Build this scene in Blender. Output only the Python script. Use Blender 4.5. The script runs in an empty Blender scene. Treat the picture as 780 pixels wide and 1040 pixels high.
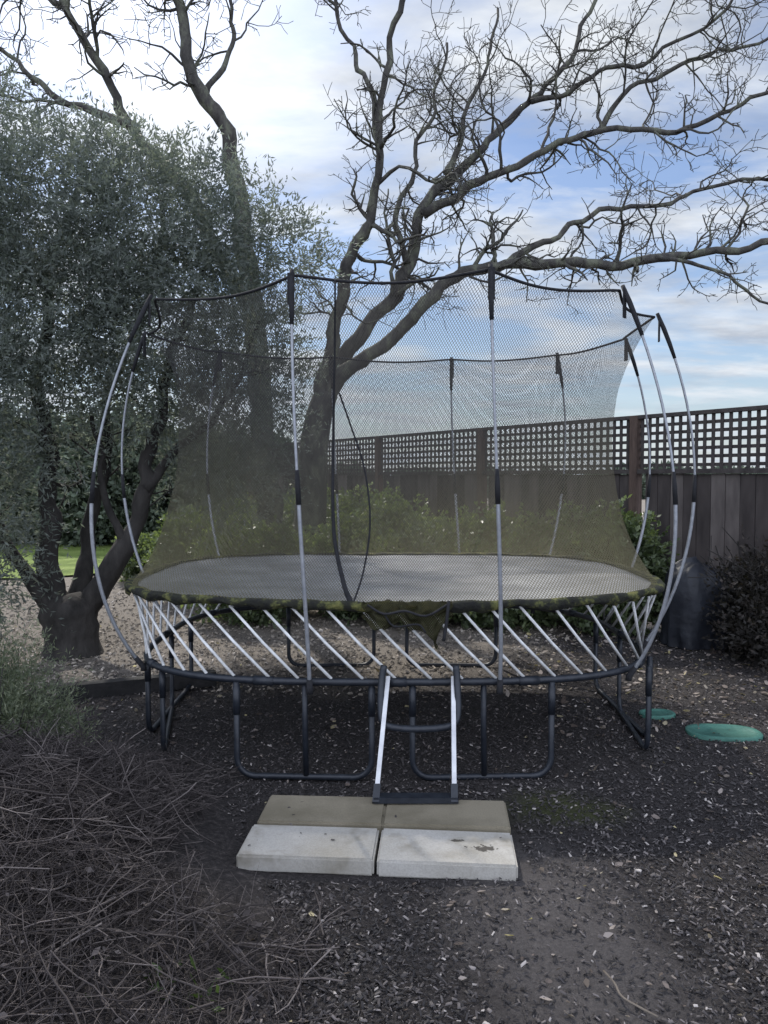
import bpy, math, random, bisect
import numpy as np
from mathutils import Vector, noise
random.seed(7); rng=np.random.default_rng(7)
scene=bpy.context.scene
col=scene.collection
scene.view_settings.view_transform='Standard'
scene.view_settings.look='None'
scene.view_settings.exposure=0
V=Vector
pi=math.pi
# ---------------------------------------------------------------- helpers
def link(o): col.objects.link(o); return o
def thing(name,loc,label,cat,group=None):
    e=bpy.data.objects.new(name,None); e.location=loc; e.empty_display_size=.1
    e["label"]=label; e["category"]=cat
    if group: e["group"]=group
    return link(e)
class MB:
    def __init__(s): s.v=[]; s.f=[]; s.t=[]
    def tube(s,pts,rad,sides=8,cap=True,tint=None):
        pts=[V(p) for p in pts]; n=len(pts)
        if not hasattr(rad,'__len__'): rad=[rad]*n
        t0=(pts[1]-pts[0]).normalized()
        ref=V((0,0,1)) if abs(t0.z)<.9 else V((1,0,0))
        a=t0.cross(ref).normalized()
        b0=len(s.v)
        for i in range(n):
            t=(pts[min(i+1,n-1)]-pts[max(i-1,0)])
            if t.length<1e-9: t=t0
            t=t.normalized()
            a=(a-t*a.dot(t))
            if a.length<1e-6: a=t.orthogonal()
            a=a.normalized(); b=t.cross(a)
            for k in range(sides):
                an=2*pi*k/sides
                s.v.append(tuple(pts[i]+(a*math.cos(an)+b*math.sin(an))*rad[i]))
            if tint is not None: s.t+= [tint]*sides
        for i in range(n-1):
            for k in range(sides):
                k2=(k+1)%sides
                s.f.append((b0+i*sides+k,b0+i*sides+k2,b0+(i+1)*sides+k2,b0+(i+1)*sides+k))
        if cap and sides>3:
            s.f.append(tuple(b0+k for k in range(sides))[::-1])
            s.f.append(tuple(b0+(n-1)*sides+k for k in range(sides)))
    def box(s,c,ax,ay,az,tint=None):
        c=V(c);ax=V(ax);ay=V(ay);az=V(az);b=len(s.v)
        for sx,sy,sz in ((-1,-1,-1),(1,-1,-1),(1,1,-1),(-1,1,-1),(-1,-1,1),(1,-1,1),(1,1,1),(-1,1,1)):
            s.v.append(tuple(c+ax*sx+ay*sy+az*sz))
        for q in ((3,2,1,0),(4,5,6,7),(0,1,5,4),(1,2,6,5),(2,3,7,6),(3,0,4,7)):
            s.f.append(tuple(b+i for i in q))
        if tint is not None: s.t+=[tint]*8
def mesh_obj(name,v,f,mat,parent=None,smooth=True,tint=None,loc=None):
    me=bpy.data.meshes.new(name)
    v=np.asarray(v,dtype=float)
    base=np.array(parent.location if parent else (loc if loc else (0,0,0)))
    if parent and parent.parent: base=base+np.array(parent.parent.location)
    v=v-base
    if isinstance(f,np.ndarray): f=f.tolist()
    me.from_pydata(v.tolist(),[],f)
    if smooth: me.polygons.foreach_set('use_smooth',[True]*len(me.polygons))
    if tint is not None and len(tint):
        at=me.attributes.new('tint','FLOAT','POINT'); at.data.foreach_set('value',np.asarray(tint,dtype=float))
    me.update()
    if mat: me.materials.append(mat)
    o=bpy.data.objects.new(name,me)
    if parent: o.parent=parent
    elif loc: o.location=loc
    return link(o)
def part(name,mb,parent,mat,smooth=True):
    return mesh_obj(name,mb.v,mb.f,mat,parent,smooth,mb.t if mb.t else None)
def catmull(P,n=6):
    P=[V(p) for p in P]; Q=[P[0]*2-P[1]]+P+[P[-1]*2-P[-2]]; out=[]
    for i in range(1,len(Q)-2):
        for k in range(n):
            t=k/n
            out.append(.5*((2*Q[i])+(Q[i+1]-Q[i-1])*t+(2*Q[i-1]-5*Q[i]+4*Q[i+1]-Q[i+2])*t*t+(3*Q[i]-Q[i-1]-3*Q[i+1]+Q[i+2])*t**3))
    out.append(P[-1]); return out
# ---------------------------------------------------------------- materials
def newmat(name):
    m=bpy.data.materials.new(name); m.use_nodes=True
    nt=m.node_tree; return m,nt,nt.nodes['Principled BSDF'],nt.nodes['Material Output']
def N(nt,t,**k):
    n=nt.nodes.new(t)
    for a,b in k.items(): setattr(n,a,b)
    return n
def ramp(nt,stops):
    r=N(nt,'ShaderNodeValToRGB'); e=r.color_ramp.elements
    while len(e)<len(stops): e.new(.5)
    for i,(p,c) in enumerate(stops):
        e[i].position=p; e[i].color=(*c,1) if len(c)==3 else c
    return r
def noisy(name,stops,scale=8,rough=.8,metal=0,bump=.2,detail=6,bscale=None,stretch=None,spec=.3,bdist=.02):
    m,nt,b,o=newmat(name); L=nt.links.new
    tc=N(nt,'ShaderNodeTexCoord'); src=tc.outputs['Object']
    if stretch:
        mp=N(nt,'ShaderNodeMapping'); mp.inputs['Scale'].default_value=stretch; L(src,mp.inputs[0]); src=mp.outputs[0]
    n=N(nt,'ShaderNodeTexNoise'); n.inputs['Scale'].default_value=scale; n.inputs['Detail'].default_value=detail; n.inputs['Roughness'].default_value=.65
    L(src,n.inputs['Vector']); r=ramp(nt,stops); L(n.outputs['Fac'],r.inputs[0]); L(r.outputs[0],b.inputs['Base Color'])
    b.inputs['Roughness'].default_value=rough; b.inputs['Metallic'].default_value=metal
    b.inputs['Specular IOR Level'].default_value=spec
    if bump:
        n2=N(nt,'ShaderNodeTexNoise'); n2.inputs['Scale'].default_value=bscale or scale*4; n2.inputs['Detail'].default_value=5
        L(src,n2.inputs['Vector']); bp=N(nt,'ShaderNodeBump'); bp.inputs['Strength'].default_value=bump; bp.inputs['Distance'].default_value=bdist
        L(n2.outputs['Fac'],bp.inputs['Height']); L(bp.outputs[0],b.inputs['Normal'])
    return m
def tintmat(name,stops,rough=.8,trans=0,spec=.3,tcol=None,mottle=0):
    m,nt,b,o=newmat(name); L=nt.links.new
    a=N(nt,'ShaderNodeAttribute',attribute_name='tint'); r=ramp(nt,stops)
    src=a.outputs['Fac']
    if mottle:
        tc=N(nt,'ShaderNodeTexCoord'); n=N(nt,'ShaderNodeTexNoise'); n.inputs['Scale'].default_value=9; n.inputs['Detail'].default_value=8
        mp=N(nt,'ShaderNodeMapping'); mp.inputs['Scale'].default_value=(1.5,1.5,.35); L(tc.outputs['Object'],mp.inputs[0])
        L(mp.outputs[0],n.inputs['Vector'])
        ma=N(nt,'ShaderNodeMath',operation='MULTIPLY_ADD'); L(n.outputs['Fac'],ma.inputs[0]); ma.inputs[1].default_value=mottle
        sb=N(nt,'ShaderNodeMath',operation='SUBTRACT'); L(src,sb.inputs[0]); sb.inputs[1].default_value=mottle*.5
        L(sb.outputs[0],ma.inputs[2]); src=ma.outputs[0]
    L(src,r.inputs[0]); L(r.outputs[0],b.inputs['Base Color'])
    b.inputs['Roughness'].default_value=rough; b.inputs['Specular IOR Level'].default_value=spec
    if trans:
        t=N(nt,'ShaderNodeBsdfTranslucent'); mx=N(nt,'ShaderNodeMixShader'); mx.inputs[0].default_value=trans
        g=N(nt,'ShaderNodeMixRGB',blend_type='MULTIPLY'); g.inputs[0].default_value=1; g.inputs[2].default_value=(*(tcol or (1.6,1.7,.8)),1)
        L(r.outputs[0],g.inputs[1]); L(g.outputs[0],t.inputs[0])
        L(b.outputs[0],mx.inputs[1]); L(t.outputs[0],mx.inputs[2]); L(mx.outputs[0],o.inputs[0])
    return m
M={}
M['blackmetal']=noisy('black_powder_coated_steel',[(.3,(.009,.011,.016)),(.7,(.022,.026,.034))],20,.45,.0,.05,spec=.38)
M['grey']=noisy('grey_rod',[(.3,(.19,.2,.22)),(.7,(.31,.32,.34))],30,.4,.35,.05,spec=.5)
M['white']=noisy('white_fibreglass',[(.3,(.42,.42,.41)),(.5,(.62,.62,.61)),(.75,(.8,.8,.79))],14,.45,0,.05,spec=.5)
M['alu']=noisy('aluminium',[(.3,(.42,.42,.44)),(.7,(.62,.62,.62))],14,.35,.2,.05,spec=.5)
M['sleeve']=noisy('black_webbing',[(.3,(.009,.009,.011)),(.7,(.022,.022,.025))],30,.85,0,.2)
M['barktree']=noisy('lichen_bark',[(.3,(.028,.026,.025)),(.5,(.06,.056,.05)),(.64,(.12,.125,.09)),(.75,(.05,.046,.04))],7,.95,0,.9,bscale=22,stretch=(1,1,.5))
M['olivebark']=noisy('olive_bark',[(.3,(.016,.015,.014)),(.7,(.055,.05,.046))],9,.95,0,.9,bscale=20,stretch=(1,1,.4))
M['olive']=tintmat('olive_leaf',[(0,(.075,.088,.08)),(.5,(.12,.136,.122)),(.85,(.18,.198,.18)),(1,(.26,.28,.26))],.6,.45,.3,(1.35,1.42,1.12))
M['shrub']=tintmat('shrub_leaf',[(0,(.04,.058,.03)),(.6,(.1,.13,.065)),(1,(.24,.28,.16))],.4,.38,.5)
M['darkshrub']=tintmat('dark_shrub_leaf',[(0,(.014,.012,.011)),(.6,(.028,.025,.022)),(1,(.07,.052,.045))],.6,.2,.3)
M['lav']=tintmat('rosemary_leaf',[(0,(.055,.07,.045)),(.6,(.13,.15,.1)),(1,(.27,.28,.2))],.6,.4,.3,(1.5,1.6,1.0))
M['weed']=tintmat('weed_leaf',[(0,(.035,.055,.018)),(1,(.065,.1,.03))],.5,.2,.3)
M['brush']=tintmat('dead_twigs',[(0,(.022,.018,.018)),(.5,(.055,.046,.044)),(.88,(.105,.089,.084)),(1,(.19,.165,.155))],.8)
M['chip']=tintmat('mulch_chips',[(0,(.012,.0105,.011)),(.55,(.036,.032,.032)),(.86,(.08,.07,.068)),(.96,(.16,.14,.135)),(1,(.42,.38,.35))],.6)
M['pebble']=tintmat('gravel',[(0,(.1,.088,.075)),(.6,(.24,.21,.175)),(1,(.45,.4,.35))],.85)
M['leaflit']=tintmat('fallen_leaves',[(0,(.06,.045,.037)),(.5,(.15,.12,.105)),(.92,(.36,.31,.28)),(1,(.42,.36,.16))],.6,.2)
M['board']=tintmat('weathered_fence_wood',[(0,(.03,.025,.024)),(.5,(.062,.052,.049)),(1,(.125,.108,.1))],.9,mottle=1.2)
M['post']=noisy('fence_post_wood',[(.3,(.05,.034,.028)),(.7,(.115,.08,.064))],6,.85,0,.4,stretch=(4,4,.6))
M['lattice']=noisy('lattice_wood',[(.3,(.033,.028,.027)),(.7,(.075,.065,.061))],12,.85,0,.3)
M['cover']=noisy('black_cover_fabric',[(.3,(.008,.009,.013)),(.7,(.022,.025,.033))],5,.5,0,.3,bscale=12,spec=.35,bdist=.03)
M['lid']=noisy('green_plastic',[(.3,(.03,.1,.078)),(.7,(.06,.165,.13))],9,.6,0,.2,spec=.3)
M['timber']=noisy('dark_timber',[(.3,(.010,.010,.010)),(.7,(.028,.026,.026))],8,.8,0,.3)
M['far']=tintmat('far_foliage',[(0,(.05,.065,.05)),(1,(.13,.16,.11))],.8)
def paver_mat(name,base,dark,wet,marks=()):
    m,nt,b,o=newmat(name); L=nt.links.new
    tc=N(nt,'ShaderNodeTexCoord')
    gi=N(nt,'ShaderNodeObjectInfo'); ad=N(nt,'ShaderNodeVectorMath',operation='ADD'); L(tc.outputs['Object'],ad.inputs[0]); 
    cm=N(nt,'ShaderNodeCombineXYZ'); ml=N(nt,'ShaderNodeMath',operation='MULTIPLY'); L(gi.outputs['Random'],ml.inputs[0]); ml.inputs[1].default_value=20; L(ml.outputs[0],cm.inputs[2]); L(cm.outputs[0],ad.inputs[1])
    src=ad.outputs[0]
    n=N(nt,'ShaderNodeTexNoise'); n.inputs['Scale'].default_value=3.2; n.inputs['Detail'].default_value=6; n.inputs['Roughness'].default_value=.6
    L(src,n.inputs[0]); r=ramp(nt,[(.3,dark),(.47,[.4*x+.6*y for x,y in zip(dark,base)]),(.6,base)]); L(n.outputs[0],r.inputs[0])
    v=N(nt,'ShaderNodeTexNoise'); v.inputs['Scale'].default_value=160; v.inputs['Detail'].default_value=3; L(src,v.inputs[0])
    r2=ramp(nt,[(.35,(.86,.86,.86)),(.6,(1.02,1.02,1.02))]); L(v.outputs[0],r2.inputs[0])
    mx=N(nt,'ShaderNodeMixRGB',blend_type='MULTIPLY'); mx.inputs[0].default_value=1; L(r.outputs[0],mx.inputs[1]); L(r2.outputs[0],mx.inputs[2])
    s=N(nt,'ShaderNodeTexNoise'); s.inputs['Scale'].default_value=5; s.inputs['Detail'].default_value=8; s.inputs['Roughness'].default_value=.7; L(src,s.inputs[0])
    r3=ramp(nt,[(.5,(0,0,0)),(.7,(.8,.8,.8))]); L(s.outputs[0],r3.inputs[0])
    mx2=N(nt,'ShaderNodeMixRGB'); L(r3.outputs[0],mx2.inputs[0]); L(mx.outputs[0],mx2.inputs[1]); mx2.inputs[2].default_value=(.15,.13,.09,1)
    cur=mx2.outputs[0]
    hn=N(nt,'ShaderNodeTexNoise'); hn.inputs['Scale'].default_value=55; hn.inputs['Detail'].default_value=3; L(src,hn.inputs[0])
    for (cx,cy,rx,ry) in marks:
        mp=N(nt,'ShaderNodeMapping'); mp.vector_type='TEXTURE'; mp.inputs['Location'].default_value=(cx,cy,.033); mp.inputs['Scale'].default_value=(rx,ry,.05); L(tc.outputs['Object'],mp.inputs[0])
        ln=N(nt,'ShaderNodeVectorMath',operation='LENGTH'); L(mp.outputs[0],ln.inputs[0])
        ma=N(nt,'ShaderNodeMath',operation='MULTIPLY_ADD'); L(hn.outputs[0],ma.inputs[0]); ma.inputs[1].default_value=3.0; L(ln.outputs['Value'],ma.inputs[2])
        mr=N(nt,'ShaderNodeMapRange'); L(ma.outputs[0],mr.inputs[0]); mr.inputs[1].default_value=2.1; mr.inputs[2].default_value=2.4; mr.inputs[3].default_value=.9; mr.inputs[4].default_value=0
        x=N(nt,'ShaderNodeMixRGB'); L(mr.outputs[0],x.inputs[0]); L(cur,x.inputs[1]); x.inputs[2].default_value=(.03,.024,.018,1); cur=x.outputs[0]
    L(cur,b.inputs['Base Color']); b.inputs['Roughness'].default_value=.85-wet*.3
    bp=N(nt,'ShaderNodeBump'); bp.inputs['Strength'].default_value=.2; bp.inputs['Distance'].default_value=.003; L(v.outputs[0],bp.inputs['Height']); L(bp.outputs[0],b.inputs['Normal'])
    return m
M['paverdry']=paver_mat('dry_concrete',(.4,.38,.345),(.29,.27,.23),0)
M['paverdrymark']=paver_mat('dry_stained_concrete',(.42,.4,.365),(.3,.28,.24),0,((.15,-.01,.045,.03),(.04,.045,.03,.014)))
M['paverwet']=paver_mat('mossy_damp_concrete',(.23,.2,.145),(.145,.125,.085),.4)
def ground_mat():
    m,nt,b,o=newmat('ground_soil'); L=nt.links.new
    tc=N(nt,'ShaderNodeTexCoord'); sep=N(nt,'ShaderNodeSeparateXYZ'); L(tc.outputs['Object'],sep.inputs[0])
    fine=N(nt,'ShaderNodeTexNoise'); fine.inputs['Scale'].default_value=75; fine.inputs['Detail'].default_value=8; fine.inputs['Roughness'].default_value=.8; L(tc.outputs['Object'],fine.inputs[0])
    big=N(nt,'ShaderNodeTexNoise'); big.inputs['Scale'].default_value=1.3; big.inputs['Detail'].default_value=8; L(tc.outputs['Object'],big.inputs[0])
    mul=ramp(nt,[(.32,(.012,.011,.011)),(.5,(.038,.033,.032)),(.68,(.095,.083,.08))]); L(fine.outputs[0],mul.inputs[0])
    gra=ramp(nt,[(.3,(.09,.078,.067)),(.55,(.2,.175,.15)),(.75,(.32,.29,.255))]); L(fine.outputs[0],gra.inputs[0])
    dirt=ramp(nt,[(.3,(.06,.054,.053)),(.5,(.1,.09,.088)),(.7,(.15,.137,.13))]); L(fine.outputs[0],dirt.inputs[0])
    moss=ramp(nt,[(.3,(.025,.03,.01)),(.7,(.085,.095,.03))]); L(fine.outputs[0],moss.inputs[0])
    def math_(op,a,bv=None,c=None):
        x=N(nt,'ShaderNodeMath',operation=op)
        for i,q in enumerate((a,bv,c)):
            if q is None: continue
            if isinstance(q,(int,float)): x.inputs[i].default_value=q
            else: L(q,x.inputs[i])
        return x.outputs[0]
    def blob(cx,cy,rx,ry,mxv=1.0):
        dx=math_('DIVIDE',math_('SUBTRACT',sep.outputs[0],cx),rx); dy=math_('DIVIDE',math_('SUBTRACT',sep.outputs[1],cy),ry)
        d=math_('SQRT',math_('ADD',math_('MULTIPLY',dx,dx),math_('MULTIPLY',dy,dy)))
        d=math_('ADD',d,math_('MULTIPLY',math_('SUBTRACT',big.outputs[0],.5),3.0))
        x=N(nt,'ShaderNodeMapRange',interpolation_type='SMOOTHSTEP'); L(d,x.inputs[0]); x.inputs[1].default_value=.3; x.inputs[2].default_value=1.25; x.inputs[3].default_value=mxv; x.inputs[4].default_value=0
        return x.outputs[0]
    yy=math_('ADD',sep.outputs[1],math_('MULTIPLY',math_('SUBTRACT',big.outputs[0],.5),2.2))
    # gravel fades to mulch towards the fence corner
    yy=math_('SUBTRACT',yy,math_('MULTIPLY',math_('MAXIMUM',math_('SUBTRACT',sep.outputs[0],.7),0),1.6))
    mr=N(nt,'ShaderNodeMapRange',interpolation_type='SMOOTHSTEP'); L(yy,mr.inputs[0]); mr.inputs[1].default_value=5.2; mr.inputs[2].default_value=6.2
    cur=mul.outputs[0]
    for fac,c in ((mr.outputs[0],gra.outputs[0]),(blob(.6,2.35,.5,.75,.9),dirt.outputs[0]),(blob(.8,3.4,.35,.2,.8),moss.outputs[0])):
        x=N(nt,'ShaderNodeMixRGB'); L(fac,x.inputs[0]); L(cur,x.inputs[1]); L(c,x.inputs[2]); cur=x.outputs[0]
    L(cur,b.inputs['Base Color']); b.inputs['Roughness'].default_value=.85; b.inputs['Specular IOR Level'].default_value=.25
    bp=N(nt,'ShaderNodeBump'); bp.inputs['Strength'].default_value=.9; bp.inputs['Distance'].default_value=.02; L(fine.outputs[0],bp.inputs['Height']); L(bp.outputs[0],b.inputs['Normal'])
    return m
# ---------------------------------------------------------------- ground
def gh(x,y):
    if abs(x)>12 or y>14: return 0
    return .018*noise.noise(V((x*1.3,y*1.3,0)))+.008*noise.noise(V((x*5,y*5,3)))
xs=sorted(set([-300,-120,-60,-30,-18]+list(np.arange(-12,12.01,.12).round(3))+[18,30,60,120,300]))
ys=sorted(set([-30,-8]+list(np.arange(-1,14.01,.12).round(3))+[18,25,40,80,160,600]))
gv=[(x,y,gh(x,y)) for y in ys for x in xs]; nx=len(xs)
gf=[(j*nx+i,j*nx+i+1,(j+1)*nx+i+1,(j+1)*nx+i) for j in range(len(ys)-1) for i in range(nx-1)]
g=mesh_obj('ground',gv,gf,ground_mat()); g["kind"]="structure"
lawnm=noisy('lawn_grass',[(.3,(.07,.11,.02)),(.5,(.15,.21,.045)),(.7,(.24,.3,.09))],1.5,.9,0,.8,bscale=30,bdist=.08)
a=[(-40,11.5,.03),(-5.2,11.2,.03),(-3.4,12.5,.03),(-3.0,16,.03),(-3.0,50,.03),(-40,50,.03)]
o=mesh_obj('lawn',a,[tuple(range(6))],lawnm,smooth=False); o["kind"]="structure"
# ---------------------------------------------------------------- leaf helpers
def leaf_mesh(C,D,Ln,W,tint):
    n=len(C); D=D/np.linalg.norm(D,axis=1)[:,None]
    R=rng.normal(size=(n,3)); S=np.cross(D,R); S/=np.linalg.norm(S,axis=1)[:,None]+1e-9
    Ln=np.broadcast_to(Ln,(n,))[:,None]; W=np.broadcast_to(W,(n,))[:,None]
    v=np.stack([C,C+D*Ln*.45+S*W,C+D*Ln,C+D*Ln*.45-S*W],1).reshape(-1,3)
    f=np.arange(4*n).reshape(n,4)
    return v,f,np.repeat(tint,4)
def blob_leaves(blobs,density,sprig,nl,L,W,up=.3,shell=.45,droop=.25):
    Cs=[];Ds=[];Ts=[]
    for (x,y,z,rx,ry,rz) in blobs:
        ns=int(density*(rx*ry+ry*rz+rx*rz)/3*4*pi)
        d=rng.normal(size=(ns,3)); d/=np.linalg.norm(d,axis=1)[:,None]
        lump=np.array([noise.noise(V((p[0]*2.2+x,p[1]*2.2+y,p[2]*2.2+z))) for p in d])
        r=(shell+(1-shell)*rng.random(ns)**.6)*(1+.6*lump)
        o=np.array([x,y,z])+d*r[:,None]*np.array([rx,ry,rz])
        sd=d*.9+rng.normal(size=(ns,3))*.6+np.array([0,0,up]); sd/=np.linalg.norm(sd,axis=1)[:,None]
        ct=rng.random(ns)*.35+np.clip((r-shell)*.3,0,.3)
        sl=sprig*(.6+.9*rng.random(ns))
        for k in range(nl):
            t=(k+rng.random(ns))/nl
            jit=rng.normal(size=(ns,3))*.012
            Cs.append(o+sd*(t*sl)[:,None]+jit-np.array([0,0,1])*(t**2*sl*droop)[:,None])
            Ds.append(sd*.8+rng.normal(size=(ns,3))*.6)
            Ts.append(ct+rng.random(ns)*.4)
    C=np.concatenate(Cs);D=np.concatenate(Ds);T=np.concatenate(Ts)
    k=C[:,2]>.02; C=C[k];D=D[k];T=T[k]
    n=len(C)
    return leaf_mesh(C,D,L*(.7+.6*rng.random(n)),W*(.7+.6*rng.random(n)),np.clip(T,0,1))
# ---------------------------------------------------------------- branch growth
def wander(p,d,L,n,wig,up):
    pts=[p.copy()]
    for i in range(n):
        d=(d+V((random.gauss(0,wig),random.gauss(0,wig),random.gauss(0,wig)+up))).normalized()
        p=p+d*(L/n); pts.append(p.copy())
    return pts,d
def side_dir(t,spread=1.0):
    r=V((random.gauss(0,1),random.gauss(0,1),random.gauss(0,1))); r=(r-t*r.dot(t)).normalized()
    return (t*random.uniform(.25,.9)+r*spread).normalized()
def grow(mb,p,d,L,r,lev,kids,up=.05,wig=.33):
    n=max(3,int(L/.105)) if lev<3 else 3
    n=min(n,12)
    pts,_=wander(p,d,L,n,wig,up)
    rad=[max(r*(1-.72*i/n),.0038)*random.uniform(.88,1.15) for i in range(n+1)]
    mb.tube(pts,rad,5 if lev==1 else (4 if lev==2 else 3),cap=False)
    if lev>=len(kids)+1: return
    nk=int(kids[lev-1]*L+.5)+1
    for _ in range(nk):
        i=random.uniform(.15,1)*n; k=min(int(i),n-1); f=i-k
        q=pts[k].lerp(pts[k+1],f); t=(pts[k+1]-pts[k]).normalized()
        grow(mb,q,side_dir(t),L*random.uniform(.24,.48),max(rad[k]*.62,.0042),lev+1,kids,up,wig)
def limb(mb,tw,P,r0,r1,spawn=4.5,L=(.55,1.5),start=.25,kids=(5.5,7),sides=9,up=.05,gn=.9,rb=.023):
    pts=catmull(P,7); n=len(pts)
    for i in range(2,n):
        q=pts[i]; e=min(1,i/6)
        pts[i]=q+V((noise.noise(q*1.6),noise.noise(q*1.6+V((9,0,0))),noise.noise(q*1.6+V((0,9,0)))))*.13*gn*e+V((noise.noise(q*5),0,noise.noise(q*5+V((0,9,0)))))*.06*gn*e
    tl=sum((pts[i+1]-pts[i]).length for i in range(n-1))
    rad=[r0+(r1-r0)*(i/(n-1))**.65 for i in range(n)]
    rad=[r*(1+.2*noise.noise(pts[i]*6)) for i,r in enumerate(rad)]
    mb.tube(pts,rad,sides)
    for _ in range(int(spawn*tl)):
        u=random.uniform(start,1)*(n-1); k=min(int(u),n-2)
        q=pts[k].lerp(pts[k+1],u-k); t=(pts[k+1]-pts[k]).normalized()
        big=random.random()<.3
        grow(tw,q,side_dir(t,1.1),random.uniform(*L)*(1.1-.4*u/n)*(1.25 if big else .8),max(min(rad[k]*.5,rb*(1.4 if big else .8)),.007),1,kids,up)
Y=10.0
t1=thing('oak_tree',(-1.0,Y,0),'tall bare oak with lichen bark and wide spreading limbs','tree')
tr=MB(); tw=MB()
def X(L_,y0=None,dy=0):
    y0=Y if y0 is None else y0
    n=len(L_); return [V((a,y0+dy*i/(n-1),b)) for i,(a,b) in enumerate(L_)]
tr.tube(catmull(X([(-1.02,-.1),(-1.0,.3),(-.96,.95),(-.92,1.8),(-.84,2.3),(-.74,2.6)]),5),[.30-.012*i for i in range(5)]+[.23-.004*i for i in range(21)],12)
limb(tr,tw,X([(-.86,2.2),(-.74,2.85),(-.62,3.5),(-.45,4.05),(-.2,4.65),(-.06,5.28),(.0,6.04),(.19,6.94),(.45,7.84)],dy=-.8),.125,.025,3.4)
limb(tr,tw,X([(-.05,5.5),(-.1,6.0),(-.25,6.56),(-.51,7.2),(-.7,7.96)],Y-.5,.5),.05,.018,4.5,start=.1)
limb(tr,tw,X([(-.8,2.4),(-.55,2.95),(-.19,3.48),(.26,4.25),(.51,4.96),(.83,5.53),(1.41,6.04),(1.98,6.56),(2.56,7.32),(2.94,8.1)],dy=.8),.14,.025,3.6)
limb(tr,tw,X([(-.76,2.5),(-.45,2.88),(.13,3.32),(.77,3.85),(1.54,4.08),(2.43,4.02),(3.33,4.1),(4.22,4.18),(5.1,4.22),(6.0,4.1)],dy=-1.2),.12,.028,4,L=(.4,1.2),start=.35)
limb(tr,tw,X([(.51,4.96),(1.15,5.28),(1.92,5.6),(2.69,5.8),(3.58,5.8),(4.48,6.0),(5.25,6.4)],Y+.3,-.9),.07,.02,5,start=.1)
limb(tr,tw,X([(.83,5.53),(.98,6.0),(1.05,6.4),(1.41,7.07),(1.54,7.9)],Y+.4,.5),.052,.017,4.5,start=.1)
limb(tr,tw,X([(1.45,4.08),(2.0,4.45),(2.7,4.85),(3.7,5.0),(4.7,5.3),(5.4,5.4)],Y-.5,.6),.048,.017,5,start=.1)
limb(tr,tw,X([(1.98,6.56),(2.5,6.65),(2.94,6.8),(3.97,7.2),(4.8,7.9)],Y+.6,-.6),.042,.017,6,start=.05)
limb(tr,tw,X([(.3,4.3),(.2,5.0),(.45,5.8),(.65,6.6),(.85,7.6)],Y+.2,.9),.052,.017,3.5,start=.2)
limb(tr,tw,X([(3.2,4.1),(3.9,3.95),(4.5,3.6),(4.9,3.3)],Y-.8,-.2),.03,.01,6,L=(.3,.7),start=.1,up=-.03)
limb(tr,tw,X([(2.69,5.85),(3.2,6.4),(3.9,6.7),(4.6,6.9),(5.3,7.3)],Y-.1,-.2),.038,.014,6,start=.1)
part('trunk',tr,t1,M['barktree']); part('crown',tw,t1,M['barktree'])
Y=9.0
t2=thing('bare_tree',(-1.36,Y,0),'leafless tree with a thick dark trunk among olive foliage','tree')
tr=MB(); tw=MB()
limb(tr,tw,X([(-1.36,-.1),(-1.37,.87),(-1.42,2.02),(-1.5,3.17),(-1.59,4.09),(-1.69,4.78),(-1.76,5.3),(-2.02,5.76),(-2.19,6.28),(-2.3,6.86),(-2.33,7.5)],dy=-.4),.2,.04,1.8,start=.7,gn=.7)
limb(tr,tw,X([(-1.5,3.4),(-2.07,4.44),(-2.71,5.3),(-3.11,5.99),(-3.5,6.57),(-3.8,7.3)],Y-.1,-.7),.1,.025,2.6,start=.5)
limb(tr,tw,X([(-2.71,5.3),(-3.46,5.59),(-4.03,6.1),(-4.8,6.5)],Y-.5,.3),.055,.018,3.2,start=.1)
limb(tr,tw,X([(-3.4,6.45),(-3.9,6.7),(-4.5,6.8),(-5.1,7.2)],Y-.7,.3),.035,.014,3.5,start=.1)
limb(tr,tw,X([(-2.02,5.76),(-1.8,6.2),(-1.73,6.6),(-1.79,7.3)],Y-.2,.3),.04,.018,2.8,start=.2)
part('trunk',tr,t2,M['barktree']); part('crown',tw,t2,M['barktree'])
# ---------------------------------------------------------------- olive tree
ot=thing('olive_tree',(-2.66,6.5,0),'olive tree with dark gnarled forked trunk and dense grey-green foliage','tree')
tr=MB()
tr.tube(catmull([(-2.66,6.5,-.1),(-2.66,6.5,.1),(-2.68,6.5,.32),(-2.72,6.5,.5)],4),[.34,.29,.26,.24,.22,.22,.235,.22,.24,.25,.23,.2,.15],14)
lm=[([(-2.62,6.5,.3),(-2.42,6.5,.58),(-2.2,6.5,.95),(-2.02,6.5,1.4),(-1.9,6.6,2.1),(-1.75,6.8,2.9),(-1.4,6.9,3.5)],.14,.02),
    ([(-2.74,6.5,.3),(-2.84,6.5,.75),(-2.86,6.5,1.2),(-2.95,6.6,1.9),(-3.0,6.8,2.7),(-2.8,6.8,3.6),(-2.6,6.8,4.2)],.13,.02),
    ([(-2.68,6.6,.4),(-2.62,6.8,.9),(-2.55,6.9,1.5),(-2.4,7.0,2.4),(-2.1,7.0,3.3),(-2.0,7.0,4.0)],.09,.02),
    ([(-2.78,6.4,.4),(-3.0,6.4,.7),(-3.25,6.4,1.1),(-3.5,6.4,1.9),(-3.7,6.4,2.6)],.08,.02),
    ([(-2.02,6.5,1.4),(-1.7,6.7,1.8),(-1.35,6.9,2.3),(-1.1,6.9,2.9)],.05,.015),
    ([(-2.2,6.5,.95),(-2.35,6.4,1.4),(-2.4,6.4,2.0)],.045,.015)]
for P,a_,b_ in lm:
    limb(tr,tr,P,a_,b_,2.0,L=(.4,.8),start=.4,kids=(4,),sides=10,gn=.9,rb=.014)
part('trunk',tr,ot,M['olivebark'])
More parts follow.
